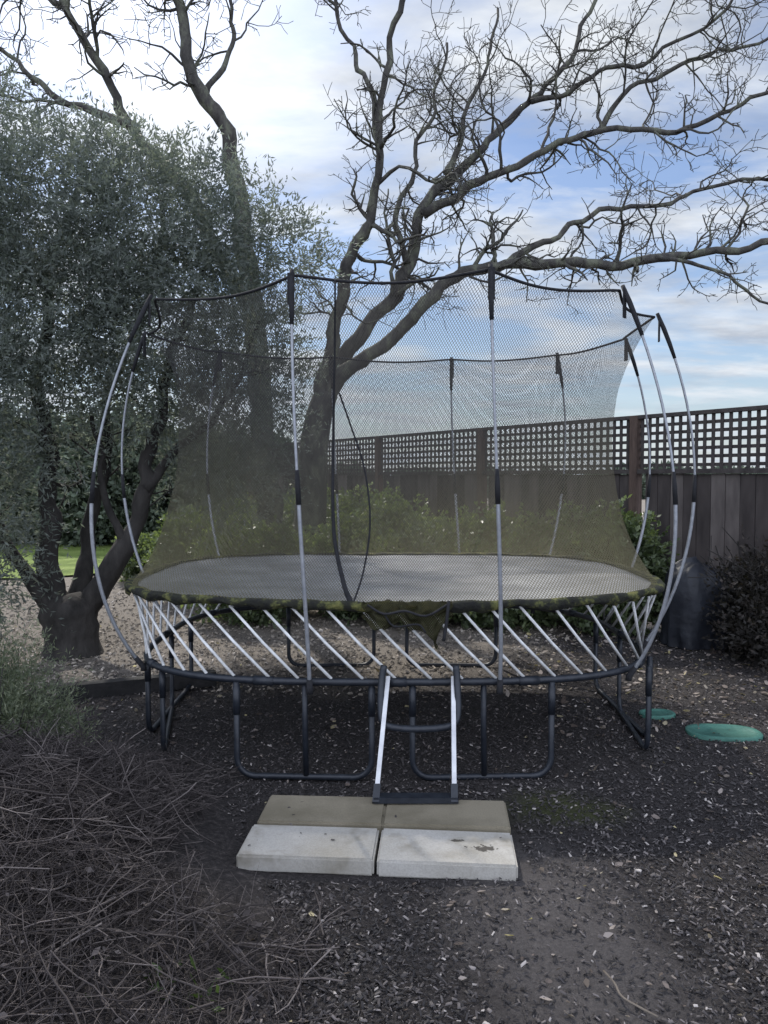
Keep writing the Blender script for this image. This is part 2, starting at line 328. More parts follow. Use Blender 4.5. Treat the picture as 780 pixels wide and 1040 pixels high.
BL=[(-2.75,6.4,3.75,.85,.7,.62),(-1.95,6.6,3.75,.62,.6,.5),(-1.3,6.8,3.6,.5,.5,.42),(-.88,6.9,3.45,.36,.4,.25),(-2.75,6.4,2.85,.85,.7,.6),(-1.85,6.7,2.85,.75,.6,.6),
 (-1.25,7.0,2.75,.42,.5,.5),(-1.4,7.0,2.05,.42,.45,.45),(-2.0,6.7,2.15,.5,.5,.38),(-3.0,6.2,2.0,.6,.6,.45),(-3.15,6.1,1.35,.4,.5,.42),(-3.3,6.0,.72,.42,.45,.42),(-3.7,6.4,3.1,.8,.7,.8),
 (-3.75,6.3,1.9,.5,.5,.8),(-2.4,6.9,4.25,.45,.4,.3),(-3.3,6.6,4.4,.5,.5,.35),(-1.6,6.9,4.05,.35,.35,.25),(-1.4,7.0,1.45,.34,.4,.35),(-3.7,6.4,4.0,.5,.5,.4),
 (-2.55,5.95,2.75,.6,.3,.55),(-1.95,6.1,2.6,.45,.3,.5),(-2.2,6.0,3.35,.6,.3,.45),(-1.55,6.4,3.15,.4,.3,.45),(-2.9,5.9,3.5,.6,.3,.5),(-1.1,7.1,2.3,.3,.35,.4),(-1.5,6.9,1.75,.36,.3,.35),(-3.1,5.8,2.3,.45,.3,.4)]
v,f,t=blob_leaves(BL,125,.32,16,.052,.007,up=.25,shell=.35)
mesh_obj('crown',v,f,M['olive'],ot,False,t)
# ---------------------------------------------------------------- fence
P0=V((3.3,6.6,0)); U=V((-.565,.825,0)).normalized(); Nn=V((U.y,-U.x,0))
fe=thing('fence',tuple(P0),'weathered brown timber board fence topped with square lattice panels','fence')
S=[-3.23,-.93,1.37,3.67,5.97,8.27,10.57]
for s in S:
    mb=MB(); p=P0+U*s
    mb.box(p+V((0,0,1.055)),U*.045,Nn*.045,V((0,0,1.062)))
    part('post',mb,fe,M['post'],False)
for i in range(len(S)-1):
    s0,s1=S[i]+.047,S[i+1]-.047
    mb=MB(); s=s0+.07
    while s<s1-.06:
        dz=random.uniform(-.006,.006)
        mb.box(P0+U*s+Nn*random.uniform(-.004,.004)+V((0,0,.80+dz)),U*.067,Nn*.009,V((0,0,.735)),tint=random.uniform(.1,.9)); s+=.142
    part('board_panel',mb,fe,M['board'],False)
    mid=P0+U*((s0+s1)/2); hl=(s1-s0)/2
    for z,h,w in ((1.56,.022,.04),(2.10,.018,.04),(.3,.04,.018)):
        mb=MB(); off=Nn*(0.035 if z<1 else 0)
        mb.box(mid+off*-1+V((0,0,z)),U*hl,Nn*w,V((0,0,h)))
        part('rail',mb,fe,M['lattice'],False)
    mb=MB(); z=1.62
    while z<2.075:
        mb.box(mid+Nn*.0075+V((0,0,z)),U*hl,Nn*.006,V((0,0,.0155))); z+=.078
    s=s0+.045
    while s<s1:
        mb.box(P0+U*s-Nn*.0065+V((0,0,1.832)),U*.0155,Nn*.006,V((0,0,.249))); s+=.085
    part('lattice',mb,fe,M['lattice'],False)
# ---------------------------------------------------------------- shrubs
def shrub(name,x,y,h,r,label,mat,dens=190,L=.055,W=.017,group=None,n=7,sprig=.14,nl=9,up=.35,cat='shrub',stems=7):
    th=thing(name,(x,y,0),label,cat,group)
    bl=[]
    for i in range(n):
        a=random.uniform(0,2*pi); q=r*.5*random.random()**.5
        hh=h*random.uniform(.75,1.05)
        bl.append((x+q*math.cos(a)*1.7,y+q*math.sin(a),hh*.5,r*.6,r*.55,hh*.45))
    v,f,t=blob_leaves(bl,dens,sprig,nl,L,W,up=up,shell=.4,droop=.1)
    mesh_obj('foliage',v,f,mat,th,False,t)
    mb=MB()
    for i in range(stems):
        a=random.uniform(0,2*pi); d=V((math.cos(a)*.5,math.sin(a)*.5,1)).normalized()
        grow(mb,V((x,y,-.02)),d,h*(.7 if stems<10 else 1.1),.012 if stems<10 else .006,1,(5,),.1,.2)
    part('stem',mb,th,M['olivebark'])
    return th
for s,off,h,r in ((1.2,.55,1.25,.42),(2.1,.65,1.2,.45),(3.1,.8,1.2,.55),(4.1,.8,1.25,.6),(5.2,.8,1.3,.65),(6.3,.8,1.25,.65),(7.4,.8,1.25,.7),(8.6,.8,1.2,.7)):
    p=P0+U*s-Nn*off
    shrub('shrub',p.x,p.y,h,r,'leafy green shrub growing along the foot of the fence',M['shrub'],group='shrubs along the fence')
for x,y,h,r in ((-1.9,9.3,1.15,.65),(-3.3,11.0,.7,.5),(-.55,8.3,1.1,.6),(-1.35,7.9,1.05,.5),(.35,7.9,1.05,.5),(1.05,7.7,.95,.45)):
    shrub('shrub',x,y,h,r,'leafy green shrub growing near the bare trees',M['shrub'],group='shrubs near the bare trees')
for x,y,h,r in ((-5.5,17,3.0,1.6),(-8.2,17.5,3.2,1.7),(-11.5,18,3.2,1.8),(-3.6,18.5,2.6,1.3)):
    shrub('hedge',x,y,h,r,'tall leafy green hedge bush at the far side of the lawn',M['far'],dens=40,L=.14,W=.045,sprig=.35,group='hedge bushes beyond the lawn',cat='hedge')
for x,y,h,r in ((3.4,6.4,.85,.42),(3.1,6.1,.4,.3),(3.7,5.7,.6,.45),(3.25,6.6,.8,.3)):
    shrub('dark_shrub',x,y,h,r,'dark brown twiggy shrub beside the covered grill and fence',M['darkshrub'],dens=120,L=.045,W=.012,sprig=.26,n=9,stems=22,group='dark shrubs by the fence')
th=thing('rosemary_plant',(-1.95,3.75,0),'soft grey-green rosemary clump beside the twig heap','plant')
v,f,t=blob_leaves([(-2.0,3.75,.36,.34,.3,.32),(-1.75,3.65,.24,.28,.25,.22),(-2.25,3.85,.42,.3,.3,.32),(-1.95,3.5,.22,.3,.25,.2)],900,.12,14,.028,.0024,up=.9,shell=.25,droop=0)
mesh_obj('foliage',v,f,M['lav'],th,False,t)
mb=MB()
for i in range(90):
    a=random.uniform(0,2*pi);q=random.random()**.5
    pts,_=wander(V((-1.97+.2*q*math.cos(a),3.72+.18*q*math.sin(a),0)),V((math.cos(a)*q*.8,math.sin(a)*q*.8,1)).normalized(),random.uniform(.3,.68),5,.12,0)
    mb.tube(pts,.0028,3,False)
part('stem',mb,th,M['olivebark'])
for (x,y,k) in ((-.56,2.1,30),(-.85,2.12,14)):
    th=thing('weed',(x,y,0),'small green weed among dead twigs','plant','weeds by the brush pile')
    C=rng.normal(size=(k,3))*np.array([.08,.05,.015])+np.array([x,y,.07])
    v,f,t=leaf_mesh(C,rng.normal(size=(k,3))*np.array([1,1,.4])+np.array([0,0,.3]),.035+.02*rng.random(k),.008,rng.random(k))
    mesh_obj('foliage',v,f,M['weed'],th,False,t)
    mb=MB()
    for i in range(6): mb.tube([(x,y,0),(x+random.uniform(-.06,.06),y+random.uniform(-.05,.05),.07)],.0016,3,False)
    part('stem',mb,th,M['weed'])
# ---------------------------------------------------------------- trampoline
CX,CY=.06,4.88
HW,HD=1.56,1.17
def sup(th,hw,hd,e=3.2):
    c,s=math.cos(th),math.sin(th)
    return (abs(c/hw)**e+abs(s/hd)**e)**(-1/e)
tp=thing('trampoline',(CX,CY,0),'weathered garden trampoline with black frame, sagging net and curved poles','trampoline')
NT=144
def ringpts(hw,hd,z,n=NT,e=3.2):
    return [V((CX+sup(2*pi*i/n,hw,hd,e)*math.cos(2*pi*i/n),CY+sup(2*pi*i/n,hw,hd,e)*math.sin(2*pi*i/n),z)) for i in range(n)]
def closed_tube(mb,pts,r,sides=10):
    n=len(pts); b=len(mb.v)
    for i in range(n):
        t=(pts[(i+1)%n]-pts[i-1]).normalized(); a=t.cross(V((0,0,1))).normalized(); c=t.cross(a)
        for k in range(sides):
            an=2*pi*k/sides; mb.v.append(tuple(pts[i]+(a*math.cos(an)+c*math.sin(an))*r))
    for i in range(n):
        for k in range(sides):
            j=(i+1)%n; k2=(k+1)%sides
            mb.f.append((b+i*sides+k,b+i*sides+k2,b+j*sides+k2,b+j*sides+k))
FW,FD=1.45,1.16
def sag(x,y): return -.018*max(0,1-abs(x-.1)/1.1)*(1 if y<CY else .3)
mb=MB(); closed_tube(mb,ringpts(FW,FD,.50),.0185)
P=ringpts(FW,FD,.50)
for i in range(0,NT,12):
    d=(P[(i+1)%NT]-P[i]).normalized(); mb.tube([P[i]-d*.05,P[i]+d*.05],.0235,10)
part('frame',mb,tp,M['blackmetal'])
mv=[];mf=[];K=14
mv.append((CX,CY,.865))
for j in range(1,K+1):
    s=j/K
    for i,p in enumerate(ringpts(HW*s,HD*s,0)):
        mv.append((p.x,p.y,.9-.035*(1-s*s)+.006*noise.noise(p*4)+sag(p.x,p.y)*s**4))
for i in range(NT): mf.append((0,1+i,1+(i+1)%NT))
for j in range(K-1):
    for i in range(NT):
        a_=1+j*NT+i; b_=1+j*NT+(i+1)%NT; mf.append((a_,a_+NT,b_+NT,b_))
def matmat():
    m,nt,b,o=newmat('trampoline_mat'); L=nt.links.new
    tc=N(nt,'ShaderNodeTexCoord'); n=N(nt,'ShaderNodeTexNoise'); n.inputs['Scale'].default_value=2.2; n.inputs['Detail'].default_value=8; n.inputs['Roughness'].default_value=.7; L(tc.outputs['Object'],n.inputs[0])
    r=ramp(nt,[(.35,(.12,.12,.125)),(.5,(.19,.19,.195)),(.68,(.29,.29,.29))]); L(n.outputs[0],r.inputs[0]); L(r.outputs[0],b.inputs['Base Color'])
    b.inputs['Roughness'].default_value=.5; b.inputs['Specular IOR Level'].default_value=.6
    return m
mesh_obj('mat',mv,mf,matmat(),tp)
mossm=noisy('mossy_mat_edge',[(.38,(.012,.012,.011)),(.5,(.022,.023,.014)),(.57,(.085,.088,.03)),(.7,(.18,.165,.055))],12,.9,0,.6,bscale=60)
mb=MB(); P=ringpts(HW,HD,.9)
prof=[(-.06,.006),(-.0,.014),(.014,.0),(.008,-.024),(-.015,-.036)]
for i in range(NT):
    t=(P[(i+1)%NT]-P[i-1]).normalized(); o_=V((t.y,-t.x,0))
    rag=.03*noise.noise(P[i]*4.3)+.02*noise.noise(P[i]*11)
    for q_,(a_,z_) in enumerate(prof):
        jit=.008*noise.noise(P[i]*7+V((0,0,a_*60)))
        mb.v.append(tuple(P[i]+o_*a_+V((0,0,z_+jit+sag(P[i].x,P[i].y)+(rag if q_>2 else 0)+.003*math.sin(i*1.6)))))
k=len(prof)
for i in range(NT):
    for j in range(k-1):
        i2=(i+1)%NT; mb.f.append((i*k+j,i2*k+j,i2*k+j+1,i*k+j+1))
part('mat_edge',mb,tp,mossm)
NR=56
def ang_pt(th,hw,hd,z):
    r=sup(th,hw,hd); return V((CX+r*math.cos(th),CY+r*math.sin(th),z))
def arc_table(hw,hd):
    P=ringpts(hw,hd,0,720); L=[0]
    for i in range(720): L.append(L[-1]+(P[(i+1)%720]-P[i]).length)
    return P,L
FP,FL=arc_table(FW,FD); MP,ML=arc_table(HW-.03,HD-.03)
def at(P,L,u,z):
    u=(u%1)*L[-1]
    i=bisect.bisect_right(L,u)-1; i=min(i,719); t=(u-L[i])/(L[i+1]-L[i]); p=P[i].lerp(P[(i+1)%720],t); return V((p.x,p.y,z))
for i in range(NR):
    u=i/NR+random.uniform(-.0015,.0015)
    a_=at(FP,FL,u+.017+random.uniform(-.001,.001),.515); b_=at(MP,ML,u-.021,.866)
    mb=MB(); mb.tube([a_,a_.lerp(b_,.5)+V((0,0,-.008)),b_],[.0082,.0078,.0072],7)
    part('rod',mb,tp,M['white'])
tops=[(-.44,3.72),(.50,3.66),(1.22,3.98),(1.60,4.55),(1.66,5.35),(1.36,6.1),(.55,6.32),(-.42,6.2),(-1.25,5.95),(-1.58,5.15),(-1.25,4.18)]
topz=[2.47,2.48,2.46,2.44,2.45,2.46,2.46,2.46,2.46,2.45,2.46]
tops=[V((x,y,z)) for (x,y),z in zip(tops,topz)]
def bez(a,b,c,d,n=20):
    return [a*(1-i/n)**3+b*3*(i/n)*(1-i/n)**2+c*3*(i/n)**2*(1-i/n)+d*(i/n)**3 for i in range(n+1)]
for T in tops:
    th=math.atan2(T.y-CY,(T.x-CX))
    foot=ang_pt(th,FW,FD,.5)
    dirn=V((T.x-CX,(T.y-CY)*1.15,0)).normalized()
    fr=abs(T.y-CY)>.95 and abs(T.x-CX)<.7
    bl=.36+random.uniform(-.03,.03)
    if fr:
        foot.x=CX+(T.x-CX)*(.84 if T.x<0 else 1.14); foot.y=CY+(FD if T.y>CY else -FD)
        dirn=V((0,1 if T.y>CY else -1,0)); bl=.13
    foot=foot+dirn*.03
    c1=foot+dirn*bl+V((0,0,.45)); c2=T+dirn*bl-V((0,0,.75))
    pts=bez(foot+V((0,0,-.03)),c1,c2,T+V((0,0,.02)),26)
    mb=MB(); mb.tube(pts,[.010]*14+[.0072]*13,8)
    pole=part('pole',mb,tp,M['grey'])
    for ps,rr in ((pts[23:],[.010,.013,.014,.011]),(pts[13:16],[.0125,.0125,.010]),([pts[0]-V((0,0,.02)),pts[0],pts[1]],[.017,.017,.014])):
        sl=MB(); sl.tube(ps,rr,8); o=part('sleeve',sl,tp,M['sleeve']); o.parent=pole
for T in tops:
    dirn=V((T.x-CX,T.y-CY,0)).normalized(); tn=V((-dirn.y,dirn.x,0))
    mb=MB(); mb.box(T-V((0,0,.07))+dirn*.012,tn*.017,dirn*.004,V((0,0,.075)))
    part('strap',mb,tp,M['sleeve'],False)
def rim(th):
    A=sorted([(math.atan2(T.y-CY,T.x-CX)%(2*pi),T) for T in tops],key=lambda q:q[0])
    th=th%(2*pi); n=len(A)
    for i in range(n):
        a0=A[i][0]; a1=A[(i+1)%n][0]+(2*pi if i==n-1 else 0)
        tt=th if th>=a0 else th+2*pi
        if a0<=tt<=a1:
            p,q=A[i][1],A[(i+1)%n][1]; d=V((math.cos(th),math.sin(th))); e=q-p
            den=d.x*(-e.y)+d.y*e.x
            s=(d.x*(p.y-CY)-d.y*(p.x-CX))/den if abs(den)>1e-9 else .5
            s=min(max(s,0),1); pt=p+e*s
            r=math.hypot(pt.x-CX,pt.y-CY)-.05*math.sin(pi*s)
            return r-.015,pt.z-.04*math.sin(pi*s)*e.length
    return 1,2.4
NA=240; RIM=[rim(2*pi*i/NA) for i in range(NA)]
def net_pt(th,t):
    i=(th%(2*pi))/(2*pi)*NA; k=int(i)%NA; f=i-int(i)
    rt=RIM[k][0]*(1-f)+RIM[(k+1)%NA][0]*f; zt=RIM[k][1]*(1-f)+RIM[(k+1)%NA][1]*f
    rm=sup(th,HW-.02,HD-.02)
    z=.9+(zt-.9)*t
    side=abs(math.cos(th))**1.5
    r=rm+(rt-rm)*t**3.2-(.26+.07*side)*(1-math.exp(-4.0*t))*(1-t**3.2)
    p=V((CX+r*math.cos(th),CY+r*math.sin(th),z))
    r+=.03*noise.noise(p*2.6)*math.sin(pi*t)
    x=CX+r*math.cos(th);y=CY+r*math.sin(th)
    return V((x,y,z+sag(x,y)*(1-t)**4))
NH=26
nv=[];nf=[]
for j in range(NH+1):
    for i in range(NA): nv.append(tuple(net_pt(2*pi*i/NA,j/NH)))
for j in range(NH):
    for i in range(NA):
        i2=(i+1)%NA; nf.append((j*NA+i,j*NA+i2,(j+1)*NA+i2,(j+1)*NA+i))
def netmat(name,c,w0,wl,zlo,zhi,colA,colB,colL,lowmix=.7,side=-.28):
    m,nt,b,o=newmat(name); L=nt.links.new
    uv=N(nt,'ShaderNodeUVMap'); sp=N(nt,'ShaderNodeSeparateXYZ'); L(uv.outputs[0],sp.inputs[0])
    def mt(op,a,b_=None):
        x=N(nt,'ShaderNodeMath',operation=op)
        for i,q in enumerate((a,b_)):
            if q is None: continue
            if isinstance(q,(int,float)): x.inputs[i].default_value=q
            else: L(q,x.inputs[i])
        return x.outputs[0]
    a1=mt('FRACT',mt('DIVIDE',mt('ADD',sp.outputs[0],mt('MULTIPLY',sp.outputs[1],.8)),c)); a2=mt('FRACT',mt('DIVIDE',mt('SUBTRACT',sp.outputs[0],mt('MULTIPLY',sp.outputs[1],.8)),c))
    tc=N(nt,'ShaderNodeTexCoord'); so=N(nt,'ShaderNodeSeparateXYZ'); L(tc.outputs['Object'],so.inputs[0])
    n=N(nt,'ShaderNodeTexNoise'); n.inputs['Scale'].default_value=2.0; n.inputs['Detail'].default_value=7; n.inputs['Roughness'].default_value=.7; L(tc.outputs['Object'],n.inputs[0])
    sx=mt('MULTIPLY',mt('ABSOLUTE',so.outputs[0]),side)
    low=N(nt,'ShaderNodeMapRange',interpolation_type='LINEAR'); L(mt('ADD',mt('ADD',so.outputs[2],sx),mt('MULTIPLY',mt('SUBTRACT',n.outputs[0],.5),.4)),low.inputs[0]); low.inputs[1].default_value=zlo; low.inputs[2].default_value=zhi; low.inputs[3].default_value=1; low.inputs[4].default_value=0
    lw=mt('POWER',low.outputs[0],1.6)
    w=mt('ADD',mt('MULTIPLY',lw,wl),w0)
    l=mt('MAXIMUM',mt('LESS_THAN',a1,w),mt('LESS_THAN',a2,w))
    r=ramp(nt,[(.35,colA),(.65,colB)]); L(n.outputs[0],r.inputs[0])
    mx=N(nt,'ShaderNodeMixRGB'); L(mt('MULTIPLY',lw,lowmix),mx.inputs[0]); L(r.outputs[0],mx.inputs[1]); mx.inputs[2].default_value=(*colL,1)
    df=N(nt,'ShaderNodeBsdfDiffuse'); L(mx.outputs[0],df.inputs[0]); tl=N(nt,'ShaderNodeBsdfTranslucent'); L(mx.outputs[0],tl.inputs[0])
    m1=N(nt,'ShaderNodeMixShader'); m1.inputs[0].default_value=.45; L(df.outputs[0],m1.inputs[1]); L(tl.outputs[0],m1.inputs[2])
    tr=N(nt,'ShaderNodeBsdfTransparent'); m2=N(nt,'ShaderNodeMixShader'); L(l,m2.inputs[0]); L(tr.outputs[0],m2.inputs[1]); L(m1.outputs[0],m2.inputs[2]); L(m2.outputs[0],o.inputs[0])
    return m
no=mesh_obj('safety_net',nv,nf,netmat('safety_netting',.0165,.18,.08,.3,1.75,(.045,.045,.047),(.08,.078,.074),(.24,.215,.125),.95,-.33),tp)
me=no.data; uvl=me.uv_layers.new(name='UVMap')
per=8.6
uvs=[]
for pl in me.polygons:
    idx=list(pl.vertices); mxi=max(q%NA for q in idx)
    for vi in idx:
        i=vi%NA; j=vi//NA; u=i/NA
        if i==0 and mxi==NA-1: u=1.0
        uvs+= [u*per, nv[vi][2]*1.05+ (1-math.exp(-5*j/NH))*.12]
uvl.data.foreach_set('uv',uvs)
mb=MB(); closed_tube(mb,[net_pt(2*pi*i/NA,1.0) for i in range(NA)],.0075,6); part('net_rim',mb,tp,M['sleeve'])
def th_for_x(x,t):
    lo,hi=pi*1.08,pi*1.92
    for _ in range(40):
        mid_=(lo+hi)/2
        if net_pt(mid_,t).x<x: lo=mid_
        else: hi=mid_
    return lo
def netcurve(L_,out=.012):
    pts=[]
    for p in catmull([V((x,t,0)) for x,t in L_],10):
        t_=min(max(p.y,0),1); q=net_pt(th_for_x(p.x,t_),t_); q.y-=out; pts.append(q)
    return pts
pts=netcurve([(-.235,1.0),(-.245,.8),(-.255,.6),(-.26,.4),(-.25,.2),(-.2,.06),(-.16,0)])
mb=MB(); n=len(pts); mb.tube(pts,[.005+.011*(i/n)**1.5 for i in range(n)],6); part('door_zip',mb,tp,M['sleeve'])
pts=netcurve([(-.225,.66),(-.17,.56),(-.1,.42),(-.07,.25),(-.1,.1),(-.15,.0)],.016)
mb=MB(); mb.tube(pts,.005,6); part('door_hem',mb,tp,M['sleeve'])
mb=MB(); n1,n2=36,14; fu=[]
for j in range(n2+1):
    for i in range(n1+1):
        u=i/n1; w=j/n2
        drop=.085+.13*math.exp(-((u-.72)/.16)**2)+.06*math.exp(-((u-.2)/.12)**2)+.09*noise.noise(V((u*7,3,1)))
        x=-.10+.43*u+.05*noise.noise(V((u*5,w*3,2)))*w*2; z=.905-drop*w+.02*noise.noise(V((u*9,w*4,7)))
        y=3.685-.03*w+.045*noise.noise(V((u*11,w*5,4)))-.012*math.sin(u*40+w*2)*w
        mb.v.append((x,y,z)); fu.append((x,z))
for j in range(n2):
    for i in range(n1): a_=j*(n1+1)+i; mb.f.append((a_,a_+1,a_+n1+2,a_+n1+1))
o=mesh_obj('door_flap',mb.v,mb.f,netmat('bunched_netting',.011,.4,.25,.8,1.5,(.015,.015,.013),(.035,.034,.025),(.07,.067,.035)),tp)
uvl=o.data.uv_layers.new(name='UVMap'); uvs=[]
for pl in o.data.polygons:
    for vi in pl.vertices: uvs+=list(fu[vi])
uvl.data.foreach_set('uv',uvs)
for ps,r_ in (([(.31,3.66,.91),(.30,3.645,.82),(.285,3.64,.72)],.009),([(-.08,3.66,.89),(.0,3.64,.85),(.1,3.635,.865),(.2,3.64,.84),(.31,3.66,.895)],.006),([(.0,3.65,.85),(.05,3.64,.79),(.16,3.64,.80),(.2,3.64,.76)],.005)):
    mb=MB(); mb.tube(catmull(ps,4),r_,6); part('strap',mb,tp,M['sleeve'])
def uleg(a,b,ztop=.49,r=.015,c=.09):
    a=V(a);b=V(b); d=(b-a).normalized(); z0=.02
    P=[a+V((0,0,ztop)),a+V((0,0,c+.02))]
    for k in range(1,6):
        an=pi/2*k/5; P.append(a+d*(c*(1-math.cos(an)))+V((0,0,z0+c*(1-math.sin(an)))))
    Q=[b+V((0,0,ztop)),b+V((0,0,c+.02))]
    for k in range(1,6):
        an=pi/2*k/5; Q.append(b-d*(c*(1-math.cos(an)))+V((0,0,z0+c*(1-math.sin(an)))))
    mb=MB(); mb.tube(P+Q[::-1],r,10)
    mb.tube([a+V((0,0,ztop-.02)),a+V((0,0,ztop-.16))],r*1.22,10); mb.tube([b+V((0,0,ztop-.02)),b+V((0,0,ztop-.16))],r*1.22,10)
    part('leg',mb,tp,M['blackmetal'])
uleg((-.73,3.76,0),(-.06,3.73,0)); uleg((.14,3.73,0),(.83,3.76,0))
uleg((-.75,6.0,0),(-.08,6.02,0)); uleg((.18,6.02,0),(.88,6.0,0))
uleg((-1.36,4.38,0),(-1.38,5.45,0)); uleg((1.5,4.3,0),(1.5,5.4,0))
uleg((-1.18,4.05,0),(-1.38,4.95,0),r=.014); uleg((1.42,4.08,0),(1.5,4.85,0),r=.014)
for x in (-.39,.49):
    mb=MB(); mb.tube([(x,3.735,.49),(x,3.74,.3),(x+.005,3.74,.03)],.0145,8); part('leg',mb,tp,M['blackmetal'])
# ---------------------------------------------------------------- ladder
la=thing('ladder',(.15,3.4,0),'short step ladder with white side rails hooked onto the trampoline frame','ladder')
for xa,xb in ((-.03,.02),(.31,.335)):
    mb=MB(); a_=V((xa,3.345,.13)); b_=V((xb,3.69,.53)); d=(b_-a_).normalized(); mb.box((a_+b_)/2,(b_-a_)/2,V((.010,0,0)),d.cross(V((1,0,0)))*.018)
    part('rail',mb,la,M['alu'],False)
    mb=MB(); mb.box(a_-d*.03,d*.04,V((.015,0,0)),d.cross(V((1,0,0)))*.02); part('foot',mb,la,M['blackmetal'],False)
mb=MB(); mb.tube(catmull([(.0,3.65,.60),(-.012,3.635,.52),(-.015,3.59,.42),(-.005,3.555,.355),(.04,3.54,.335),(.16,3.535,.328),(.28,3.54,.335),(.335,3.555,.355),(.35,3.59,.42),(.35,3.635,.52),(.345,3.65,.60)],4),.0165,9)
part('step',mb,la,M['blackmetal'])
mb=MB(); mb.box((.14,3.32,.092),(.185,0,0),(0,.03,0),(0,.0,.012)); part('step',mb,la,M['blackmetal'],False)
# ---------------------------------------------------------------- pavers
import bmesh
ang=math.radians(-4)
ux=V((math.cos(ang),math.sin(ang),0)); uy=V((-math.sin(ang),math.cos(ang),0)); org=V((-.565,2.855,0))
for i in range(2):
    for j in range(2):
        bm=bmesh.new(); bmesh.ops.create_cube(bm,size=1)
        w,dp,h=.525,.268,.066
        for v_ in bm.verts: v_.co=V((v_.co.x*w,v_.co.y*dp,v_.co.z*h))
        bmesh.ops.bevel(bm,geom=bm.edges[:]+bm.verts[:],offset=.008,segments=2,affect='EDGES')
        me=bpy.data.meshes.new('concrete_paver'); bm.to_mesh(me); bm.free()
        me.materials.append((M['paverdrymark'] if i else M['paverdry']) if j==0 else M['paverwet'])
        o=bpy.data.objects.new('concrete_paver',me)
        p=org+ux*(.2655+i*.536+.012*j*(1-i))+uy*(.135+j*.288)
        o.location=(p.x,p.y,.034+j*.006+random.uniform(-.002,.002)); o.rotation_euler=(random.uniform(-.01,.01),random.uniform(-.008,.008),ang+random.uniform(-.012,.012))
        o["label"]=('pale concrete paver with dark dirt marks on top' if i else 'pale dry rectangular concrete paver at the foot of the ladder') if j==0 else 'damp brownish concrete paver beneath the ladder feet'
        o["category"]='paver'; o["group"]='pavers at the foot of the ladder'; link(o)
# ---------------------------------------------------------------- covered grill
mv=[];mf=[]; zs=[.01,.05,.12,.2,.28,.36,.44,.51,.57,.62,.665,.70,.725,.735]
rs=[.33,.33,.33,.33,.328,.325,.32,.312,.30,.28,.245,.19,.12,.04]
n=84; gx,gy=2.82,6.82
for z,r in zip(zs,rs):
    for i in range(n):
        a_=2*pi*i/n; sq=(abs(math.cos(a_))**3+abs(math.sin(a_))**3)**(-1/3)
        low=max(0,1-z/.72); up_=min(1,z/.3)
        c_=math.cos(a_);s_=math.sin(a_)
        crease=abs(noise.noise(V((c_*2.3+z*1.5,s_*2.3-z,z*2.2))))+.4*abs(noise.noise(V((c_*5+z*3,s_*5,z*5))))
        k=1.02+.05*low*math.sin(a_*9+2*math.sin(a_*2+z*3))-.15*crease+.05*noise.noise(V((c_*1.1,s_*1.1,z*2.5+7)))
        mv.append((gx+r*sq*k*c_*.95,gy+r*sq*k*s_*.7,z+(.045*math.cos(a_-2.6)*min(1,z*1.6)+.03*noise.noise(V((c_*2,s_*2,z*2+5)))*min(1,z*2))))
for j in range(len(zs)-1):
    for i in range(n): i2=(i+1)%n; mf.append((j*n+i,j*n+i2,(j+1)*n+i2,(j+1)*n+i))
mf.append(tuple((len(zs)-1)*n+i for i in range(n)))
o=mesh_obj('covered_grill',mv,mf,M['cover'],loc=(gx,gy,0)); o["label"]='grill under a crumpled black fabric cover beside the fence'; o["category"]='grill cover'
# ---------------------------------------------------------------- green lids
LIDS=((1.98,4.42,.21,.13,-.12),(1.72,4.78,.11,.08,.1))
for (x,y,rx,ry,rot) in LIDS:
    mb=MB(); n=36
    for (k,z) in ((1.0,-.03),(1.0,-.004),(.97,.0),(.80,.001),(.78,-.003),(.2,-.001),(.0,-.001)):
        for i in range(n):
            a_=2*pi*i/n; q=(abs(math.cos(a_))**2.6+abs(math.sin(a_))**2.6)**(-1/2.6)
            px,py=rx*k*q*math.cos(a_),ry*k*q*math.sin(a_)
            mb.v.append((x+px*math.cos(rot)-py*math.sin(rot),y+px*math.sin(rot)+py*math.cos(rot),z+.018+gh(x,y)))
    for j in range(6):
        for i in range(n): i2=(i+1)%n; mb.f.append((j*n+i,j*n+i2,(j+1)*n+i2,(j+1)*n+i))
    o=mesh_obj('valve_box_lid',mb.v,mb.f,M['lid'],loc=(x,y,0)); o["label"]='green oval plastic valve box lid set in the mulch'; o["category"]='lid'; o["group"]='valve box lids'
mb=MB(); d=(V((-1.22,5.5,0))-V((-2.2,5.1,0))); nn=V((-d.y,d.x,0)).normalized(); mb.box(V((-1.71,5.3,.055)),d*.5,nn*.045,V((0,0,.05))); o=mesh_obj('timber_beam',mb.v,mb.f,M['timber'],smooth=False,loc=(-1.71,5.3,0)); o["label"]='dark timber beam lying on the mulch'; o["category"]='timber'
